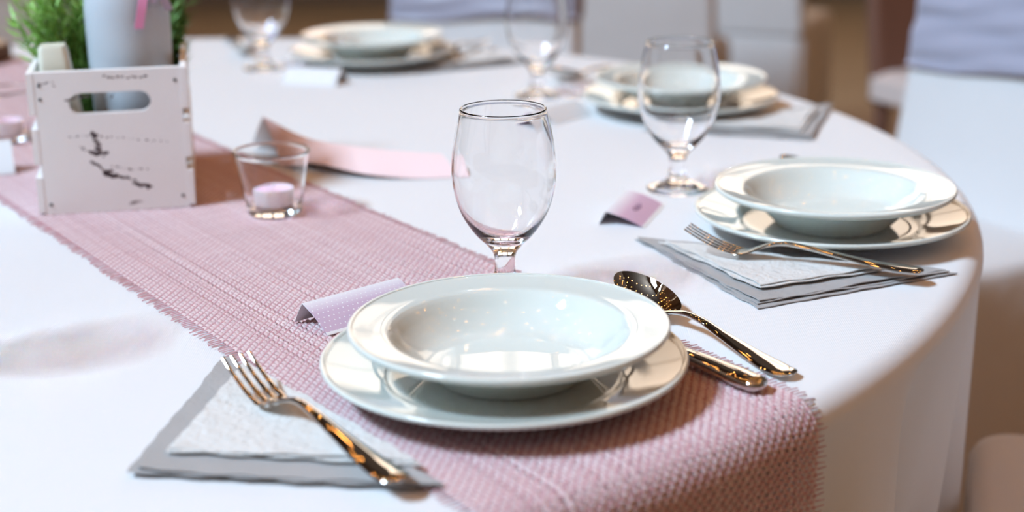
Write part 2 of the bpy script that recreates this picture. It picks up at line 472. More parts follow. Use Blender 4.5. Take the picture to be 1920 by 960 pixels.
def plates(x, y, z, dl, sl, off=(0.0, 0.0), soup=True):
    tag(link('dinner_plate', dinner_me, M['porcelain'], None, (x, y, z)), dl, 'plate', 'white dinner plates')
    if soup:
        tag(link('soup_plate', soup_me, M['porcelain'], None, (x + off[0], y + off[1], z + 0.0092)), sl, 'plate', 'white soup plates')
plates(-0.0064, 1.0217, RZ, 'large white dinner plate on the pink runner in the foreground', 'white rimmed soup plate stacked on the foreground dinner plate', (0.0035, 0.002))
plates(0.3107, 1.4264, TZ + .0004, 'white dinner plate near the right table edge beside the grey napkin', 'white soup plate on the dinner plate at the right table edge', (0.002, 0))
plates(0.2295, 2.0274, TZ + .0004, 'white dinner plate behind the stemmed glass at the table\'s back right', 'white soup plate seen through the stemmed glass at back right')
plates(-0.221, 2.4351, TZ + .0004, 'blurred white dinner plate at the far side of the table', 'blurred white soup plate on the farthest dinner plate')
plates(-0.505, 0.930, TZ + .0004, 'white dinner plate just beyond the left edge of the photo', '', soup=False)

# ------------------------------------------------------------------ stemmed glasses
gprof = smooth_prof([(0, 0.0045), (0.010, 0.0040), (0.024, 0.0015), (0.031, 0.0), (0.0328, 0.0010), (0.0322, 0.0026), (0.022, 0.0060), (0.0125, 0.0115), (0.0092, 0.020), (0.0086, 0.028), (0.0098, 0.036),
    (0.0150, 0.0435), (0.0260, 0.0550), (0.0365, 0.072), (0.0425, 0.092), (0.0440, 0.108), (0.0425, 0.128), (0.0390, 0.147), (0.0364, 0.1570), (0.0364, 0.1592), (0.0353, 0.1608), (0.0341, 0.1592), (0.0345, 0.1570),
    (0.0372, 0.147), (0.0408, 0.128), (0.0423, 0.108), (0.0408, 0.092), (0.0348, 0.073), (0.0240, 0.058), (0.0120, 0.0500), (0, 0.0480)], 4)
glass_me = lathe('wine_glass', gprof, 96)
GG = 'stemmed water glasses'
def goblet(x, y, z, label):
    return tag(link('stemmed_glass', glass_me, M['glass'], None, (x, y, z)), label, 'glass', GG)
goblet(-0.0060, 1.2320, RZ, 'clear stemmed glass in sharp focus behind the foreground plates')
goblet(0.1800, 1.5990, TZ + .0006, 'clear stemmed glass beside the right plate and pink card')
goblet(0.0386, 2.1380, TZ + .0006, 'blurred stemmed glass between the two rear place settings')
goblet(-0.3900, 2.3950, TZ + .0006, 'blurred stemmed glass left of the farthest plate')
goblet(-0.4350, 1.0780, TZ + .0006, 'stemmed glass just beyond the left photo edge, casting a ring shadow')

# ------------------------------------------------------------------ cutlery
def ell(x, z, w, th, n=12, flat=0.0):
    return [(x, w * math.cos(2 * PI * k / n), z + th * math.sin(2 * PI * k / n)) for k in range(n)]
def interp_rows(rows, n):
    rows = np.array(rows, float); x = np.linspace(rows[0, 0], rows[-1, 0], n)
    P = [smooth1(rows[:, 0], rows[:, k], x) for k in range(1, rows.shape[1])]
    return x, P
def smooth1(xs, ys, x):
    # monotone-ish cubic hermite
    m = np.gradient(ys, xs); out = []
    for q in x:
        i = min(max(np.searchsorted(xs, q) - 1, 0), len(xs) - 2)
        h = xs[i + 1] - xs[i]; t_ = (q - xs[i]) / h
        out.append((2 * t_**3 - 3 * t_**2 + 1) * ys[i] + (t_**3 - 2 * t_**2 + t_) * h * m[i] + (-2 * t_**3 + 3 * t_**2) * ys[i + 1] + (t_**3 - t_**2) * h * m[i + 1])
    return np.array(out)
def handle(rows, n, v, f):
    x, (z, w, th) = interp_rows(rows, n)
    loft([ell(x[k], z[k], max(w[k], 0.0006), max(th[k], 0.0005), 14) for k in range(n)], v, f)
def fork_mesh():
    v, f = [], []
    handle([(0.000, 0.0050, 0.0030, 0.0008), (0.003, 0.0050, 0.0078, 0.0017), (0.012, 0.0050, 0.0102, 0.0021), (0.035, 0.0060, 0.0092, 0.0022), (0.075, 0.0110, 0.0058, 0.0021), (0.105, 0.0155, 0.0038, 0.0022), (0.125, 0.0165, 0.0034, 0.0022),
            (0.138, 0.0135, 0.0052, 0.0018), (0.148, 0.0095, 0.0100, 0.0014), (0.158, 0.0060, 0.0122, 0.0012), (0.166, 0.0048, 0.0124, 0.0012)], 50, v, f)
    for k in range(4):
        y = (k - 1.5) * 0.0067
        xs = np.linspace(0.160, 0.212, 14); rings = []
        for x in xs:
            q = (x - 0.160) / 0.052
            z = 0.0052 + 0.0195 * q ** 1.6 - 0.0008 * q
            w = 0.0023 - 0.0010 * q; th = 0.0012 - 0.0005 * q
            rings.append([(x, y * (1 + 0.02 * q) + w * math.cos(2 * PI * j / 8), z + th * math.sin(2 * PI * j / 8)) for j in range(8)])
        loft(rings, v, f)
    return mesh('fork', v, f)
def spoon_mesh():
    v, f = [], []
    handle([(0.000, 0.0050, 0.0030, 0.0008), (0.003, 0.0048, 0.0082, 0.0017), (0.012, 0.0045, 0.0108, 0.0021), (0.038, 0.0060, 0.0096, 0.0022), (0.080, 0.0110, 0.0058, 0.0022), (0.112, 0.0150, 0.0038, 0.0024), (0.130, 0.0142, 0.0036, 0.0024),
            (0.144, 0.0112, 0.0050, 0.0019), (0.152, 0.0100, 0.0075, 0.0010)], 46, v, f)
    nr, na, base = 12, 40, len(v)
    def outline(a):
        ca, sa = math.cos(a), math.sin(a)
        return 0.182 + 0.0365 * ca, 0.0225 * sa * (1 + 0.10 * -ca)
    for layer in (0, 1):
        for i in range(nr + 1):
            u = i / nr
            for k in range(na):
                ox, oy = outline(2 * PI * k / na)
                x = 0.182 + (ox - 0.182) * u; y = oy * u
                rimz = 0.0175 + 0.0085 * (x - 0.182) / 0.0365
                z = rimz - 0.0135 * (1 - u ** 2.4) - layer * (0.0011 - 0.0006 * u)
                v.append((x, y, z))
    off = (nr + 1) * na
    for layer in (0, 1):
        for i in range(nr):
            for k in range(na):
                a = base + layer * off + i * na + k; b = base + layer * off + i * na + (k + 1) % na
                f.append((a, a + na, b + na, b) if layer == 0 else (a, b, b + na, a + na))
    for k in range(na):
        a = base + nr * na + k; b = base + nr * na + (k + 1) % na
        f.append((a, a + off, b + off, b))
    return mesh('spoon', v, f)
def knife_mesh():
    v, f = [], []
    handle([(0.000, 0.0058, 0.0030, 0.0020), (0.003, 0.0058, 0.0082, 0.0046), (0.012, 0.0058, 0.0105, 0.0056), (0.040, 0.0060, 0.0098, 0.0054), (0.080, 0.0062, 0.0076, 0.0046), (0.100, 0.0060, 0.0066, 0.0036), (0.106, 0.0058, 0.0060, 0.0018)], 34, v, f)
    rings = []
    for x, a, b in ((0.100, -0.006, 0.006), (0.112, -0.0088, 0.007), (0.150, -0.0100, 0.0072), (0.190, -0.0095, 0.0070), (0.208, -0.0065, 0.0066), (0.216, 0.001, 0.0058), (0.219, 0.004, 0.005)):
        rings.append([(x, a, 0.0058), (x, (a + b) / 2, 0.0068), (x, b, 0.0068), (x, b, 0.0048), (x, (a + b) / 2, 0.0048)])
    loft(rings, v, f)
    return mesh('knife', v, f)
fork_me, spoon_me, knife_me = fork_mesh(), spoon_mesh(), knife_mesh()
def cutlery(me, name, end, to, z, label, roll=0.0, pitch=0.0):
    """end: handle end (x,y); to: a point the implement is aimed at"""
    o = link(name, me, M['steel'])
    o.location = (end[0], end[1], z)
    o.rotation_euler = (roll, pitch, math.atan2(to[1] - end[1], to[0] - end[0]))
    return tag(o, label, name, 'steel cutlery')

# ------------------------------------------------------------------ napkins (folded to triangles, several plies)
def ply_mesh(A, B, Cc, z, th, seed, lift=0.0, n=26, wav=0.0010):
    r = np.random.default_rng(seed); ph = r.uniform(0, 6, 8)
    A, B, Cc = [np.array(q, float) for q in (A, B, Cc)]
    top, idx = [], {}
    for i in range(n + 1):
        for j in range(n + 1 - i):
            b, c = i / n, j / n; a = 1 - b - c
            p = a * A + b * B + c * Cc
            e = min(a, b, c)
            jit = 0.0009 * math.sin(p[0] * 190 + ph[0]) + 0.0007 * math.sin(p[1] * 230 + ph[1])
            if e < 1e-6: p = p + jit
            zz = z + wav * (math.sin(p[0] * 70 + ph[2]) * math.cos(p[1] * 60 + ph[3]) + 0.6 * math.sin((p[0] + p[1]) * 110 + ph[4])) + wav
            zz += lift * max(0.0, 0.15 - e) / 0.15 * (0.5 + 0.5 * math.sin(p[0] * 40 + p[1] * 31 + ph[5]))
            idx[i, j] = len(top); top.append((p[0], p[1], zz))
    v = top + [(x, y, q - th) for x, y, q in top]; N = len(top); f = []
    for i in range(n):
        for j in range(n - i):
            a, b, c = idx[i, j], idx[i + 1, j], idx[i, j + 1]
            f += [(a, b, c), (a + N, c + N, b + N)]
            if j < n - i - 1:
                d = idx[i + 1, j + 1]; f += [(b, d, c), (b + N, c + N, d + N)]
    bd = [idx[i, 0] for i in range(n)] + [idx[n - k, k] for k in range(n)] + [idx[0, n - k] for k in range(n)]
    for a, b in zip(bd, bd[1:] + bd[:1]): f.append((a, a + N, b + N, b))
    return mesh('ply', v, f)
def orient(A, B, Cc):
    A, B, Cc = [np.array(q, float) for q in (A, B, Cc)]
    e1, e2 = B - A, Cc - A
    return (A, B, Cc) if e1[0] * e2[1] - e1[1] * e2[0] > 0 else (A, Cc, B)
def napkin(name, tri, z, plies, m, label, group, seed, step=0.0012, inset=0.004, lift=0.0012, wav=0.0007):
    tri = orient(*tri); cen = sum(tri) / 3
    o = thing(name, label, 'napkin', (cen[0], cen[1], z), 0, group)
    for k in range(plies):
        r = np.random.default_rng(seed * 10 + k)
        T3 = [p - cen + (cen - p) / np.linalg.norm(cen - p) * inset * k + r.normal(0, 0.0012, 2) for p in tri]
        link('ply', ply_mesh(*T3, 0.0009 + k * step, 0.0008, seed * 7 + (k % 2), lift * (k > 0), wav=wav), m, o)
    return o
GN, WN = 'grey paper napkins', 'white paper napkins'
def napkin_pair(g, w, z, where, seed, gp=3, wp=2, wav=0.0006):
    napkin('grey_napkin', g, z, gp, M['grey_paper'], 'grey paper napkin folded to a triangle, ' + where, GN, seed, wav=wav)
    napkin('white_napkin', w, z + 0.0018 + gp * 0.0012 + wav, wp, M['white_paper'], 'white embossed paper napkin on the grey one, ' + where, WN, seed + 40, wav=wav)
napkin_pair([(-0.2200, 1.0860), (-0.2448, 0.8802), (-0.0420, 0.8500)], [(-0.2020, 1.0600), (-0.2270, 0.9020), (-0.0560, 0.8770)], TZ + .0034, 'at the bottom left under the fork', 3, gp=2, wav=0.0003)
napkin_pair([(0.1184, 1.4047), (0.2028, 1.1956), (0.3930, 1.2842)], [(0.1411, 1.3743), (0.2111, 1.2297), (0.3300, 1.2780)], TZ + .0006, 'in front of the right plate', 5, gp=3, wav=0.0005)
napkin_pair([(0.1670, 1.8960), (0.3742, 1.8320), (0.4420, 2.0450)], [(0.2050, 1.9020), (0.3620, 1.8560), (0.4090, 1.9960)], TZ + .0006, 'behind the stemmed glass at back right', 8)
napkin_pair([(-0.1494, 2.3262), (0.0247, 2.4122), (-0.0660, 2.5950)], [(-0.1180, 2.3560), (0.0080, 2.4200), (-0.0560, 2.5500)], TZ + .0006, 'beside the farthest plate', 11)

cutlery(fork_me, 'fork', (-0.0687, 0.8398), (-0.1636, 0.9662), TZ + 0.0105, 'steel fork on the white napkin at the bottom left')
cutlery(spoon_me, 'spoon', (0.2028, 1.0318), (0.1254, 1.1627), TZ + 0.0010, 'steel spoon lying right of the foreground plate, bowl up')
cutlery(knife_me, 'knife', (0.1762, 0.9985), (0.1294, 1.0634), RZ - 0.0002, 'steel table knife on the runner between spoon and plate')
cutlery(fork_me, 'fork', (0.3560, 1.2509), (0.2105, 1.3123), TZ + 0.0095, 'steel fork on the napkin in front of the right plate')
cutlery(spoon_me, 'spoon', (0.4620, 1.4950), (0.2950, 1.6450), TZ + 0.0010, 'steel spoon whose tip shows behind the right plate')
cutlery(spoon_me, 'spoon', (0.2450, 2.3300), (0.0833, 2.2561), TZ + 0.0010, 'blurred steel spoon tip left of the back right plate')
cutlery(spoon_me, 'spoon', (-0.5000, 2.7000), (-0.4429, 2.5320), TZ + 0.0010, 'blurred steel spoon behind the far left glass')
cutlery(fork_me, 'fork', (-0.0400, 2.5600), (-0.1100, 2.3700), TZ + 0.0120, 'blurred steel fork on the farthest napkin')

# ------------------------------------------------------------------ place cards (folded tents)
def tent(label, P, ang, width, dep, h, back, m, seed=0, mark=False):
    """P: ridge start on the table, ang: ridge direction, front panel falls to the right of the ridge"""
    o = thing('place_card', label, 'place card', (P[0], P[1], P[2]), ang, 'folded place cards')
    th = 0.0006
    def panel(name, y1, mm):
        n = 10; v, f, uvs = [], [], []
        L_ = math.hypot(y1, h); nrm = (h / L_ * (1 if y1 < 0 else -1), abs(y1) / L_)
        for lay in (0, 1):
            for i in range(n + 1):
                for j in (0, 1):
                    q = i / n
                    bow = 0.0016 * math.sin(PI * q)
                    y = y1 * q; z = h * (1 - q) + bow * (1 if y1 < 0 else .5)
                    v.append((j * width, y, z - lay * th)); uvs.append((j, q))
        N = 2 * (n + 1)
        for i in range(n):
            a = 2 * i
            f.append((a, a + 2, a + 3, a + 1)); f.append((a + N, a + 1 + N, a + 3 + N, a + 2 + N))
            f.append((a, a + N, a + 2 + N, a + 2)); f.append((a + 1, a + 3, a + 3 + N, a + 1 + N))
        f.append((0, 1, 1 + N, N)); f.append((2 * n, 2 * n + N, 2 * n + 1 + N, 2 * n + 1))
        me = mesh(name, v, f)
        ul = me.uv_layers.new(name='UVMap')
        for l in me.loops: ul.data[l.index].uv = uvs[l.vertex_index]
        return link(name, me, mm, o)
    fp = panel('front_panel', -dep, m)
    panel('back_panel', back, M['card_white'])
    if mark:
        pts = []
        for k in range(40):
            q = k / 39
            x = width * (0.36 + 0.26 * q); y = -dep * (0.53 + 0.06 * math.sin(q * 17) + 0.03 * q)
            pts.append((x + 0.004 * math.sin(q * 21), y, h * (1 + y / dep) + 0.0016 * math.sin(PI * -y / dep) + 0.0002))
        vv, ff = tube(pts, 0.00055, 5)
        link('handwriting', mesh('handwriting', vv, ff), M['ink'], o)['label'] = 'small dark handwritten mark'
    return o
tent('dotted pink folded place card on the runner behind the foreground plate', (-0.169, 1.156, RZ), math.atan2(0.67, 0.742), 0.098, 0.034, 0.0185, 0.012, M['card_dots'])
tent('pink folded place card between the right napkin and stemmed glass', (0.0935, 1.4580, TZ + .0006), math.atan2(0.949, 0.315), 0.091, 0.040, 0.0140, 0.007, M['card_pink'], mark=True)
tent('blurred white folded place card in front of the farthest plate', (-0.3360, 2.2850, TZ + .0006), math.atan2(-0.0275, 0.084), 0.088, 0.024, 0.022, 0.024, M['card_white'])
tent('blurred pink and white place card near the back middle glass', (0.0900, 2.0200, TZ + .0006), 4.05, 0.085, 0.030, 0.018, 0.026, M['card_pink'])
tent('white folded card at the left photo edge in front of the tealight', (-0.6330, 1.6900, RZ), 0.35, 0.062, 0.026, 0.034, 0.022, M['card_white'])

# ------------------------------------------------------------------ bowed pink menu card
def menu_card():
    o = thing('menu_card', 'large bowed pink folded menu card behind the tealight glass', 'menu card', (0, 0, 0))
    n, k = 30, 10; th = 0.0007
    rid = [(-0.2960, 1.7850, 0.0470), (-0.2400, 1.7420, 0.0300), (-0.1900, 1.7220, 0.0245), (-0.1300, 1.7060, 0.0210), (-0.0800, 1.6980, 0.0190)]
    bot = [(-0.2700, 1.7450, 0.0020), (-0.2200, 1.6900, 0.0110), (-0.1650, 1.6600, 0.0060), (-0.1100, 1.6560, 0.0010), (-0.0600, 1.6600, 0.0006)]
    bak = [(-0.3200, 1.8300, 0.0006), (-0.2600, 1.7950, 0.0006), (-0.2050, 1.7750, 0.0006), (-0.1450, 1.7560, 0.0006), (-0.0900, 1.7450, 0.0006)]
    def curve(P): return np.array(smooth_pts(P, n))
    def panel(name, A, B, m):
        v, f = [], []
        for lay in (0, 1):
            for i in range(n + 1):
                for j in range(k + 1):
                    q = j / k; p = A[i] * (1 - q) + B[i] * q
                    v.append((p[0], p[1], p[2] + TZ + 0.004 * math.sin(PI * q) * (0.4 + 0.6 * i / n) * 0.6 + 0.0008 - lay * th))
        N = (n + 1) * (k + 1)
        for i in range(n):
            for j in range(k):
                a = i * (k + 1) + j
                f.append((a, a + 1, a + k + 2, a + k + 1)); f.append((a + N, a + N + k + 1, a + N + k + 2, a + N + 1))
        for i in range(n):
            for j in (0, k):
                a = i * (k + 1) + j; f.append((a, a + k + 1, a + k + 1 + N, a + N))
        for j in range(k):
            for i in (0, n):
                a = i * (k + 1) + j; f.append((a, a + 1, a + 1 + N, a + N))
        return link(name, mesh(name, v, f), m, o)
    panel('front_panel', curve(rid), curve(bot), M['menu_pink'])
    panel('back_panel', curve(rid), curve(bak), M['card_white'])
def smooth_pts(P, n):
    P = np.array(P, float); xs = np.arange(len(P)); x = np.linspace(0, len(P) - 1, n + 1)
    return np.stack([smooth1(xs, P[:, k], x) for k in range(3)], -1)
menu_card()

# ------------------------------------------------------------------ tealights in glasses
tg_me = lathe('tumbler', smooth_prof([(0, 0.0), (0.020, 0.0), (0.0265, 0.0010), (0.0280, 0.0040), (0.0310, 0.022), (0.0375, 0.060), (0.0392, 0.0640), (0.0380, 0.0656), (0.0362, 0.0640), (0.0352, 0.060), (0.0290, 0.022), (0.0258, 0.0100), (0.0235, 0.0080), (0, 0.0078)], 4), 72)
cup_me = lathe('cup', [(0, 0.0), (0.0195, 0.0), (0.0205, 0.0008), (0.0205, 0.0178), (0.0199, 0.0182), (0.0196, 0.0150), (0, 0.0150)], 48)
wax_me = lathe('wax', smooth_prof([(0, 0.0150), (0.0190, 0.0150), (0.0194, 0.0160), (0.0185, 0.0168), (0.008, 0.0176), (0, 0.0180)], 3), 48)
wv, wf = tube([(0, 0, 0.0175), (0.0004, 0, 0.021), (0.0015, 0.0005, 0.0235)], 0.0007, 6)
wick_me = mesh('wick', wv, wf)
def tealight(x, y, gl, cl):
    tag(link('tealight_glass', tg_me, M['glass'], None, (x, y, RZ)), gl, 'candle glass', 'tealight glasses')
    o = thing('tealight', cl, 'candle', (x, y, RZ + 0.0080), 0.4, 'lilac tealights')
    link('cup', cup_me, M['tin'], o); w = link('wax', wax_me, M['wax'], o); link('wick', wick_me, M['wick'], w)
tealight(-0.2430, 1.5060, 'clear tapered tealight glass beside the white crate on the runner', 'lilac tealight inside the glass beside the crate')
tealight(-0.6300, 1.8650, 'blurred tealight glass left of the crate at the photo edge', 'lilac tealight in the glass left of the crate')

# ------------------------------------------------------------------ crate with vase and herbs
CR = thing('wooden_crate', 'small white distressed wooden crate with an oval handle slot', 'crate', (-0.4849, 1.5065, RZ - 0.0012), math.atan2(0.0314, 0.1545))
CW, CD, CH, PT = 0.1577, 0.215, 0.147, 0.009
def end_panel(y0, y1):
    """board with an oval slot: outer rectangle ring joined to a stadium ring"""
    x0, x1 = 0.0065, CW - 0.0065
    cx, cz, hw, hh = CW * 0.505, CH * 0.775, 0.0405, 0.0107
    inner = []
    m = 10
    for k in range(m + 1):
        a = -PI / 2 + PI * k / m; inner.append((cx + hw - hh + hh * math.cos(a), cz + hh * math.sin(a)))
    for k in range(m + 1):
        a = PI / 2 + PI * k / m; inner.append((cx - hw + hh + hh * math.cos(a), cz + hh * math.sin(a)))
    outer = []
    for x, z in inner:
        dx, dz = x - cx, z - cz
        s = min(((x1 - cx) if dx > 0 else (cx - x0)) / max(abs(dx), 1e-6), ((CH - cz) if dz > 0 else cz) / max(abs(dz), 1e-6))
        outer.append((cx + dx * s, cz + dz * s))
    # make sure the four corners are hit
    for c in ((x0, 0), (x1, 0), (x1, CH), (x0, CH)):
        i = min(range(len(outer)), key=lambda q: (outer[q][0] - c[0]) ** 2 + (outer[q][1] - c[1]) ** 2); outer[i] = c
    n = len(inner); v, f = [], []
    for ring in (outer, inner):
        for y in (y0, y1): v += [(x, y, z) for x, z in ring]
    o0, o1, i0, i1 = 0, n, 2 * n, 3 * n
    for k in range(n):
        q = (k + 1) % n
        f += [(o0 + k, o0 + q, i0 + q, i0 + k), (o1 + k, i1 + k, i1 + q, o1 + q), (o0 + k, o1 + k, o1 + q, o0 + q), (i0 + k, i0 + q, i1 + q, i1 + k)]
    return mesh('end_panel', v, f, False)
link('end_panel', end_panel(0, PT), M['crate'], CR)
link('end_panel', end_panel(CD - PT, CD), M['crate'], CR)
box_obj('bottom_board', 0.0065, CW - 0.0065, PT, CD - PT, 0.0, 0.006, M['raw_wood'], CR)
for sx in (0, 1):
    for z0, z1 in ((0.002, 0.040), (0.053, 0.090), (0.104, CH)):
        a, b = (0.0, 0.0065) if sx == 0 else (CW - 0.0065, CW)
        sl = box_obj('slat', a, b, -0.0004, CD, z0, z1, M['crate'], CR, bev=0.0006)
nail_me = lathe('nail', [(0, 0.0006), (0.0016, 0.0004), (0.0018, 0), (0, -0.001)], 10)
for x, z in ((0.0125, 0.0105), (CW - 0.0125, 0.0125), (0.012, 0.134), (CW - 0.012, 0.134), (0.012, 0.120)):
    nl = link('nail', nail_me, M['nail'], CR, (x, -0.0002, z)); nl.rotation_euler = (PI / 2, 0, 0)
# paint chipped off along cracks of the front board
def chips():
    r = random.Random(5); v, f = [], []
    def P(px, py): return ((px - 62) / 298.0 * CW * 0.985 + 0.001, (1 - (py - 138 + (px - 70) * 0.05) / 264.0) * CH)
    strokes = [([(128, 256), (160, 252), (215, 256), (262, 259), (318, 264)], 0.5, 26), ([(176, 246), (180, 262), (184, 276)], 1.3, 22), ([(148, 272), (165, 282), (196, 292)], 0.6, 16), ([(168, 286), (200, 284)], 1.3, 14),
               ([(170, 300), (186, 314), (203, 326), (226, 331), (252, 338)], 0.9, 34), ([(190, 320), (212, 328)], 1.9, 14), ([(248, 342), (262, 346), (276, 350)], 1.4, 16), ([(206, 308), (240, 316), (280, 315)], 0.5, 14),
               ([(128, 188), (150, 182), (180, 178)], 0.8, 16), ([(215, 182), (225, 172)], 0.4, 6), ([(82, 158), (105, 154)], 0.6, 6), ([(205, 144), (250, 143), (290, 141)], 0.7, 18), ([(215, 402), (250, 400), (280, 396)], 1.1, 24), ([(178, 404), (195, 403)], 0.8, 8), ([(110, 152), (112, 162)], 0.4, 4)]
    for pts, size, n in strokes:
        for k in range(n):
            t_ = (k + r.random()) / n * (len(pts) - 1); i = min(int(t_), len(pts) - 2); q = t_ - i
            px = pts[i][0] * (1 - q) + pts[i + 1][0] * q + r.gauss(0, 1.6); py = pts[i][1] * (1 - q) + pts[i + 1][1] * q + r.gauss(0, 1.3 * size)
            x, z = P(px, py); a = r.uniform(0, PI); R_ = size * 0.0015 * r.uniform(0.4, 1.5); b = len(v); m = 7
            if not (0.001 < z < CH - 0.001): continue
            ring = []
            for j in range(m):
                g = 2 * PI * j / m + a; rr = R_ * r.uniform(0.5, 1.2)
                ring.append((x + rr * 1.5 * math.cos(g), min(max(z + rr * 0.8 * math.sin(g), 0.0004), CH - 0.0004)))
            v += [(p, -0.00012, q_) for p, q_ in ring] + [(p, 0.0004, q_) for p, q_ in ring]
            f.append(tuple(b + j for j in range(m)))
            f += [(b + j, b + m + j, b + m + (j + 1) % m, b + (j + 1) % m) for j in range(m)]
    o = link('paint_chips', mesh('paint_chips', v, f, False), M['bare_dark'], CR); o['kind'] = 'stuff'
chips()
def crate_pt(x, y, z):
    a = math.atan2(0.0314, 0.1545)
    return (-0.4849 + x * math.cos(a) - y * math.sin(a), 1.5065 + x * math.sin(a) + y * math.cos(a), RZ - 0.0012 + z)

vase = thing('vase', 'pale blue grey painted bottle vase standing in the crate', 'vase', crate_pt(0.1010, 0.068, 0.0062))
link('body', lathe('body', smooth_prof([(0, 0.003), (0.030, 0.0), (0.036, 0.0012), (0.0385, 0.006), (0.0410, 0.060), (0.0428, 0.130), (0.0435, 0.180), (0.0432, 0.200), (0.0395, 0.215), (0.026, 0.226), (0.0180, 0.231), (0.0175, 0.240), (0.0190, 0.2425), (0.0180, 0.2445), (0.0155, 0.241), (0.0155, 0.232), (0.022, 0.225), (0.036, 0.214), (0.0405, 0.198), (0.0405, 0.18), (0.0395, 0.13), (0.0380, 0.06), (0.0355, 0.008), (0, 0.006)], 4), 72), M['vase'], vase)
def ribbon(name, pts, w, m, parent, side):
    v, f = [], []
    for i, p in enumerate(pts):
        p = Vector(p); s = Vector(side) * (w / 2)
        for d in ((0, 0, 0), (0.0004, -0.0006, 0)):
            v += [tuple(p - s + Vector(d)), tuple(p + s + Vector(d))]
    for i in range(len(pts) - 1):
        a = 4 * i
        f += [(a, a + 4, a + 5, a + 1), (a + 2, a + 3, a + 7, a + 6), (a, a + 2, a + 6, a + 4), (a + 1, a + 5, a + 7, a + 3)]
    e = 4 * (len(pts) - 1)
    f += [(0, 1, 3, 2), (e, e + 2, e + 3, e + 1)]
    return link(name, mesh(name, v, f), m, parent)
ribbon('ribbon', [(0.014, -0.014, 0.238), (0.0235, -0.0270, 0.2285), (0.0280, -0.0350, 0.218), (0.0265, -0.0405, 0.204), (0.0245, -0.0415, 0.194), (0.0225, -0.0425, 0.184), (0.0215, -0.0430, 0.178)], 0.0090, M['ribbon_pink'], vase, (0.95, 0.3, 0))
ribbon('ribbon', [(0.016, -0.012, 0.238), (0.029, -0.022, 0.2285), (0.0385, -0.0250, 0.219), (0.0440, -0.0245, 0.208), (0.0470, -0.0230, 0.200), (0.0490, -0.0220, 0.194)], 0.0090, M['ribbon_lilac'], vase, (0.8, 0.6, 0))
ribbon('ribbon', [(0.015, -0.013, 0.238), (0.026, -0.0245, 0.2285), (0.0335, -0.0310, 0.218), (0.0355, -0.0335, 0.208), (0.0360, -0.0340, 0.203)], 0.0075, M['ribbon_lilac'], vase, (0.85, 0.5, 0))
v, f = tube([(0.0190 * math.cos(a), 0.0190 * math.sin(a), 0.236) for a in np.linspace(0, 2 * PI, 30)], 0.0022, 6)
link('ribbon_band', mesh('ribbon_band', v, f), M['ribbon_pink'], vase)

def herb(label, loc, n, spread, hmin, hmax, lean, m, seed, flowers=0):
    r = random.Random(seed)
    o = thing('herb_plant', label, 'plant', loc, 0, 'herbs in the crate')
    sv, sf, lv, lf, fv, ff = [], [], [], [], [], []
    for i in range(n):
        a = r.uniform(0, 2 * PI); rad = spread * math.sqrt(r.random())
        h = r.uniform(hmin, hmax)
        top = Vector((rad * math.cos(a) + lean[0] * r.uniform(.3, 1.2), rad * math.sin(a) + lean[1] * r.uniform(.3, 1.2), h))
        p0 = Vector((0.008 * math.cos(a), 0.008 * math.sin(a), 0.0))
        mid = Vector((top.x * 0.35, top.y * 0.35, h * 0.5))
        pts = [p0 * (1 - t_) ** 2 + mid * 2 * t_ * (1 - t_) + top * t_ ** 2 for t_ in [k / 8 for k in range(9)]]
        tube(pts, [0.0012 - 0.0008 * k / 8 for k in range(9)], 5, sv, sf)
        L_ = sum((pts[k + 1] - pts[k]).length for k in range(8)); nn = int(L_ / 0.0045)
        for k in range(nn):
            t_ = 0.25 + 0.77 * k / nn
            q = min(t_, 0.999) * 8; j = int(q); c = pts[j].lerp(pts[j + 1], q - j); d = (pts[j + 1] - pts[j]).normalized()
            for s in range(2):
                aa = r.uniform(0, 2 * PI)
                e1 = d.cross(Vector((0.3, 0.8, 0.1))).normalized(); e2 = d.cross(e1)
                out = (e1 * math.cos(aa) + e2 * math.sin(aa)) * 0.85 + d * r.uniform(0.4, 1.0); out.normalize()
                ln = r.uniform(0.014, 0.026); wd = r.uniform(0.0014, 0.0026); sd = out.cross(d).normalized()
                b = len(lv)
                lv += [tuple(c), tuple(c + out * ln * .45 + sd * wd), tuple(c + out * ln + d * 0.003), tuple(c + out * ln * .45 - sd * wd), tuple(c + out * ln * .45 + d * 0.0008)]
                lf += [(b, b + 1, b + 4), (b + 1, b + 2, b + 4), (b + 2, b + 3, b + 4), (b + 3, b, b + 4)]
        if i < flowers:
            c = pts[7]
            for s in range(5):
                a2 = s * 2 * PI / 5; b = len(fv)
                u = Vector((math.cos(a2), -0.3, math.sin(a2))); w = Vector((-math.sin(a2), 0, math.cos(a2)))
                fv += [tuple(c), tuple(c + u * .004 + w * .002), tuple(c + u * .007), tuple(c + u * .004 - w * .002)]; ff.append((b, b + 1, b + 2, b + 3))
    st = link('stem', mesh('stem', sv, sf), M['stem'], o); st['kind'] = 'stuff'
    lo = link('foliage', mesh('foliage', lv, lf), m, o); lo['kind'] = 'stuff'
    if fv: fo = link('flower', mesh('flower', fv, ff), M['petal'], o); fo['kind'] = 'stuff'
herb('bright green needle leaved herb left of the vase in the crate', crate_pt(0.041, 0.122, 0.0065), 40, 0.050, 0.13, 0.235, (-0.014, -0.006), M['leaf'], 3, flowers=7)
herb('darker green herb sprigs right of the vase in the crate', crate_pt(0.127, 0.156, 0.0065), 20, 0.030, 0.14, 0.235, (0.010, 0.0), M['leaf_dark'], 9)
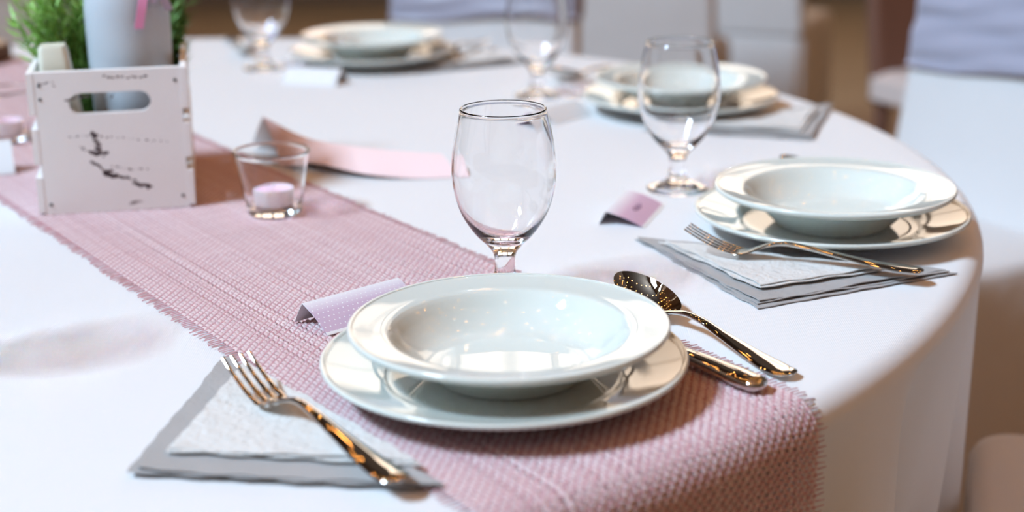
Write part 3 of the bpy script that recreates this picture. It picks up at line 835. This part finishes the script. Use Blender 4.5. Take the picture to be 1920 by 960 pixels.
# cream tapered block in the front left corner
v, f = loft([rrect(0.052 - 0.024 * q, 0.040 - 0.012 * q, 0.006, 0.162 * q, cx=-0.010 * q) for q in (0, .02, .2, .5, .8, .98)] + [rrect(0.024, 0.024, 0.004, 0.1635, cx=-0.010)])
tag(link('tapered_block', mesh('tapered_block', v, f), M['cream'], None, crate_pt(0.036, 0.033, 0.0064), 0.2), 'cream tapered block in the front left corner of the crate', 'decoration')

# ------------------------------------------------------------------ wood slice at the far end of the runner
o = thing('wood_slice', 'blurred brown wood slice on the runner at the far left', 'wood slice', (-0.900, 2.470, RZ))
vv, ff = loft([[(r_ * (1 + 0.04 * math.sin(3 * a) + 0.02 * math.sin(7 * a)) * math.cos(a), r_ * (1 + 0.04 * math.sin(3 * a)) * math.sin(a), z) for a in [2 * PI * k / 40 for k in range(40)]] for r_, z in ((0.075, 0), (0.079, 0.004), (0.079, 0.022), (0.075, 0.026))])
link('bark', mesh('bark', vv, ff), M['bark'], o)
vv, ff = loft([[(0.073 * (1 + 0.04 * math.sin(3 * a) + 0.02 * math.sin(7 * a)) * math.cos(a), 0.073 * (1 + 0.04 * math.sin(3 * a)) * math.sin(a), z) for a in [2 * PI * k / 40 for k in range(40)]] for z in (0.024, 0.0272)])
link('cut_face', mesh('cut_face', vv, ff), M['cut_wood'], o)

# ------------------------------------------------------------------ covered banquet chairs
def covered_chair():
    """local +y points away from the table; origin under the seat centre"""
    o = thing('banquet_chair', 'x', 'chair', (0, 0, 0), 0, 'white covered banquet chairs')
    sk = []
    for z, e, wv in ((0.004, 0.010, 1.0), (0.10, 0.008, .9), (0.25, 0.005, .6), (0.40, 0.003, .2), (0.445, 0.0, 0), (0.460, -0.006, 0), (0.466, -0.02, 0)):
        ring = rrect(0.45 + 2 * e, 0.45 + 2 * e, 0.05, z, 8)
        out = []
        for k, (x, y, zz) in enumerate(ring):
            q = 1 + 0.03 * wv * (math.sin(k * 1.9) - 0.6)
            out.append((x * q, y * q, zz))
        sk.append(out)
    v, f = loft(sk)
    link('seat_cover', mesh('seat_cover', v, f), M['chair_cover'], o)
    bk = []
    def bsec(z):
        q = (z - 0.44) / 0.52
        w = 0.44 - 0.03 * q; yc = 0.205 + 0.075 * q
        return w, 0.060, yc
    for z in (0.44, 0.5, 0.58, 0.66, 0.74, 0.82, 0.88):
        w, d, yc = bsec(z); bk.append(rrect(w, d, 0.026, z, 6, 0, yc))
    for z, s in ((0.92, 0.97), (0.945, 0.90), (0.958, 0.78), (0.963, 0.6)):
        w, d, yc = bsec(z); bk.append(rrect(w * s, d * (0.7 + 0.3 * s), 0.02, z, 6, 0, yc))
    v, f = loft(bk)
    link('back_cover', mesh('back_cover', v, f), M['chair_cover'], o)
    sh = []
    for k in range(31):
        q = k / 30; z = 0.705 + 0.19 * q
        w, d, yc = bsec(z)
        e = 0.005
        ring = [p for a_, b_ in zip(*(lambda r_: (r_, r_[1:] + r_[:1]))(rrect(w + 2 * e, d + 2 * e, 0.028, z, 6, 0, yc))) for p in [tuple(np.array(a_) + (np.array(b_) - np.array(a_)) * t_ / 4) for t_ in range(4)]]
        out = []
        for x, y, zz in ring:
            g = 1 + (0.016 * (0.5 + 0.5 * math.sin(q * 17 + x * 9 + 1.5 * math.sin(x * 7))) + 0.008 * (0.5 + 0.5 * math.sin(q * 33 - x * 14))) * (1 if abs(x) < 0.19 else 0.6)
            out.append((x * (1 + 0.3 * (g - 1)), yc + (y - yc) * (1 + 18 * (g - 1)), zz + 0.012 * math.sin(x * 9 + 0.5) + 0.004 * math.sin(x * 23 + q * 12)))
        sh.append(out)
    v, f = loft(sh, cap=False)
    so = link('sash', mesh('sash', v, f), M['sash'], o); so['label'] = 'grey satin sash tied round the chair back'
    return o
ch0 = covered_chair()
def place_chair(o, ang, R, label, loc=None, rot=None):
    if loc is None: loc = (TC[0] + R * math.cos(ang), TC[1] + R * math.sin(ang), 0)
    o.location = loc; o.rotation_euler = (0, 0, ang - PI / 2 if rot is None else rot); o['label'] = label
place_chair(ch0, math.radians(30.8), 1.36, 'white covered chair with grey satin sash at the right photo edge')
place_chair(dup(ch0, (0, 0, 0)), math.radians(-17), 1.268, 'white covered chair whose seat shows at the bottom right corner')
place_chair(dup(ch0, (0, 0, 0)), math.radians(73), 1.42, 'blurred white covered chair with sash behind the farthest plate')
place_chair(dup(ch0, (0, 0, 0)), 0, 0, 'shaded white covered chair behind the back right glass, far off', (0.40, 4.40, 0), PI * 0.93)
place_chair(dup(ch0, (0, 0, 0)), 0, 0, 'grey shaded covered chair at the edge of the brown floor, far off', (0.80, 5.0, 0), PI * 0.87)
place_chair(dup(ch0, (0, 0, 0)), 0, 0, 'blurred covered chair far off above the crate', (-1.40, 4.2, 0), PI * 1.1)

def brown_chair():
    o = thing('wooden_chair', 'dark brown wooden chair with beige seat beyond the sash chair', 'chair', (1.20, 3.75, 0), 0.5)
    v, f = loft([rrect(0.46, 0.44, 0.06, z, 6) if 0.01 < k < 3.5 else rrect(0.40, 0.38, 0.05, z, 6) for k, z in ((0, 0.40), (1, 0.415), (2, 0.44), (3, 0.465), (4, 0.48))])
    link('seat', mesh('seat', v, f), M['beige_fabric'], o)
    v, f = loft([rrect(0.42, 0.045, 0.02, z, 5, 0, 0.20 + 0.12 * (z - 0.45)) for z in (0.40, 0.48, 0.6, 0.75, 0.9, 0.98)])
    link('backrest', mesh('backrest', v, f), M['dark_wood'], o)
    for sx in (-1, 1):
        for sy in (-1, 1):
            v, f = tube([(sx * 0.20, sy * 0.18, 0.0), (sx * 0.19, sy * 0.175, 0.42)], [0.016, 0.022], 8)
            link('leg', mesh('leg', v, f), M['dark_wood'], o)
brown_chair()
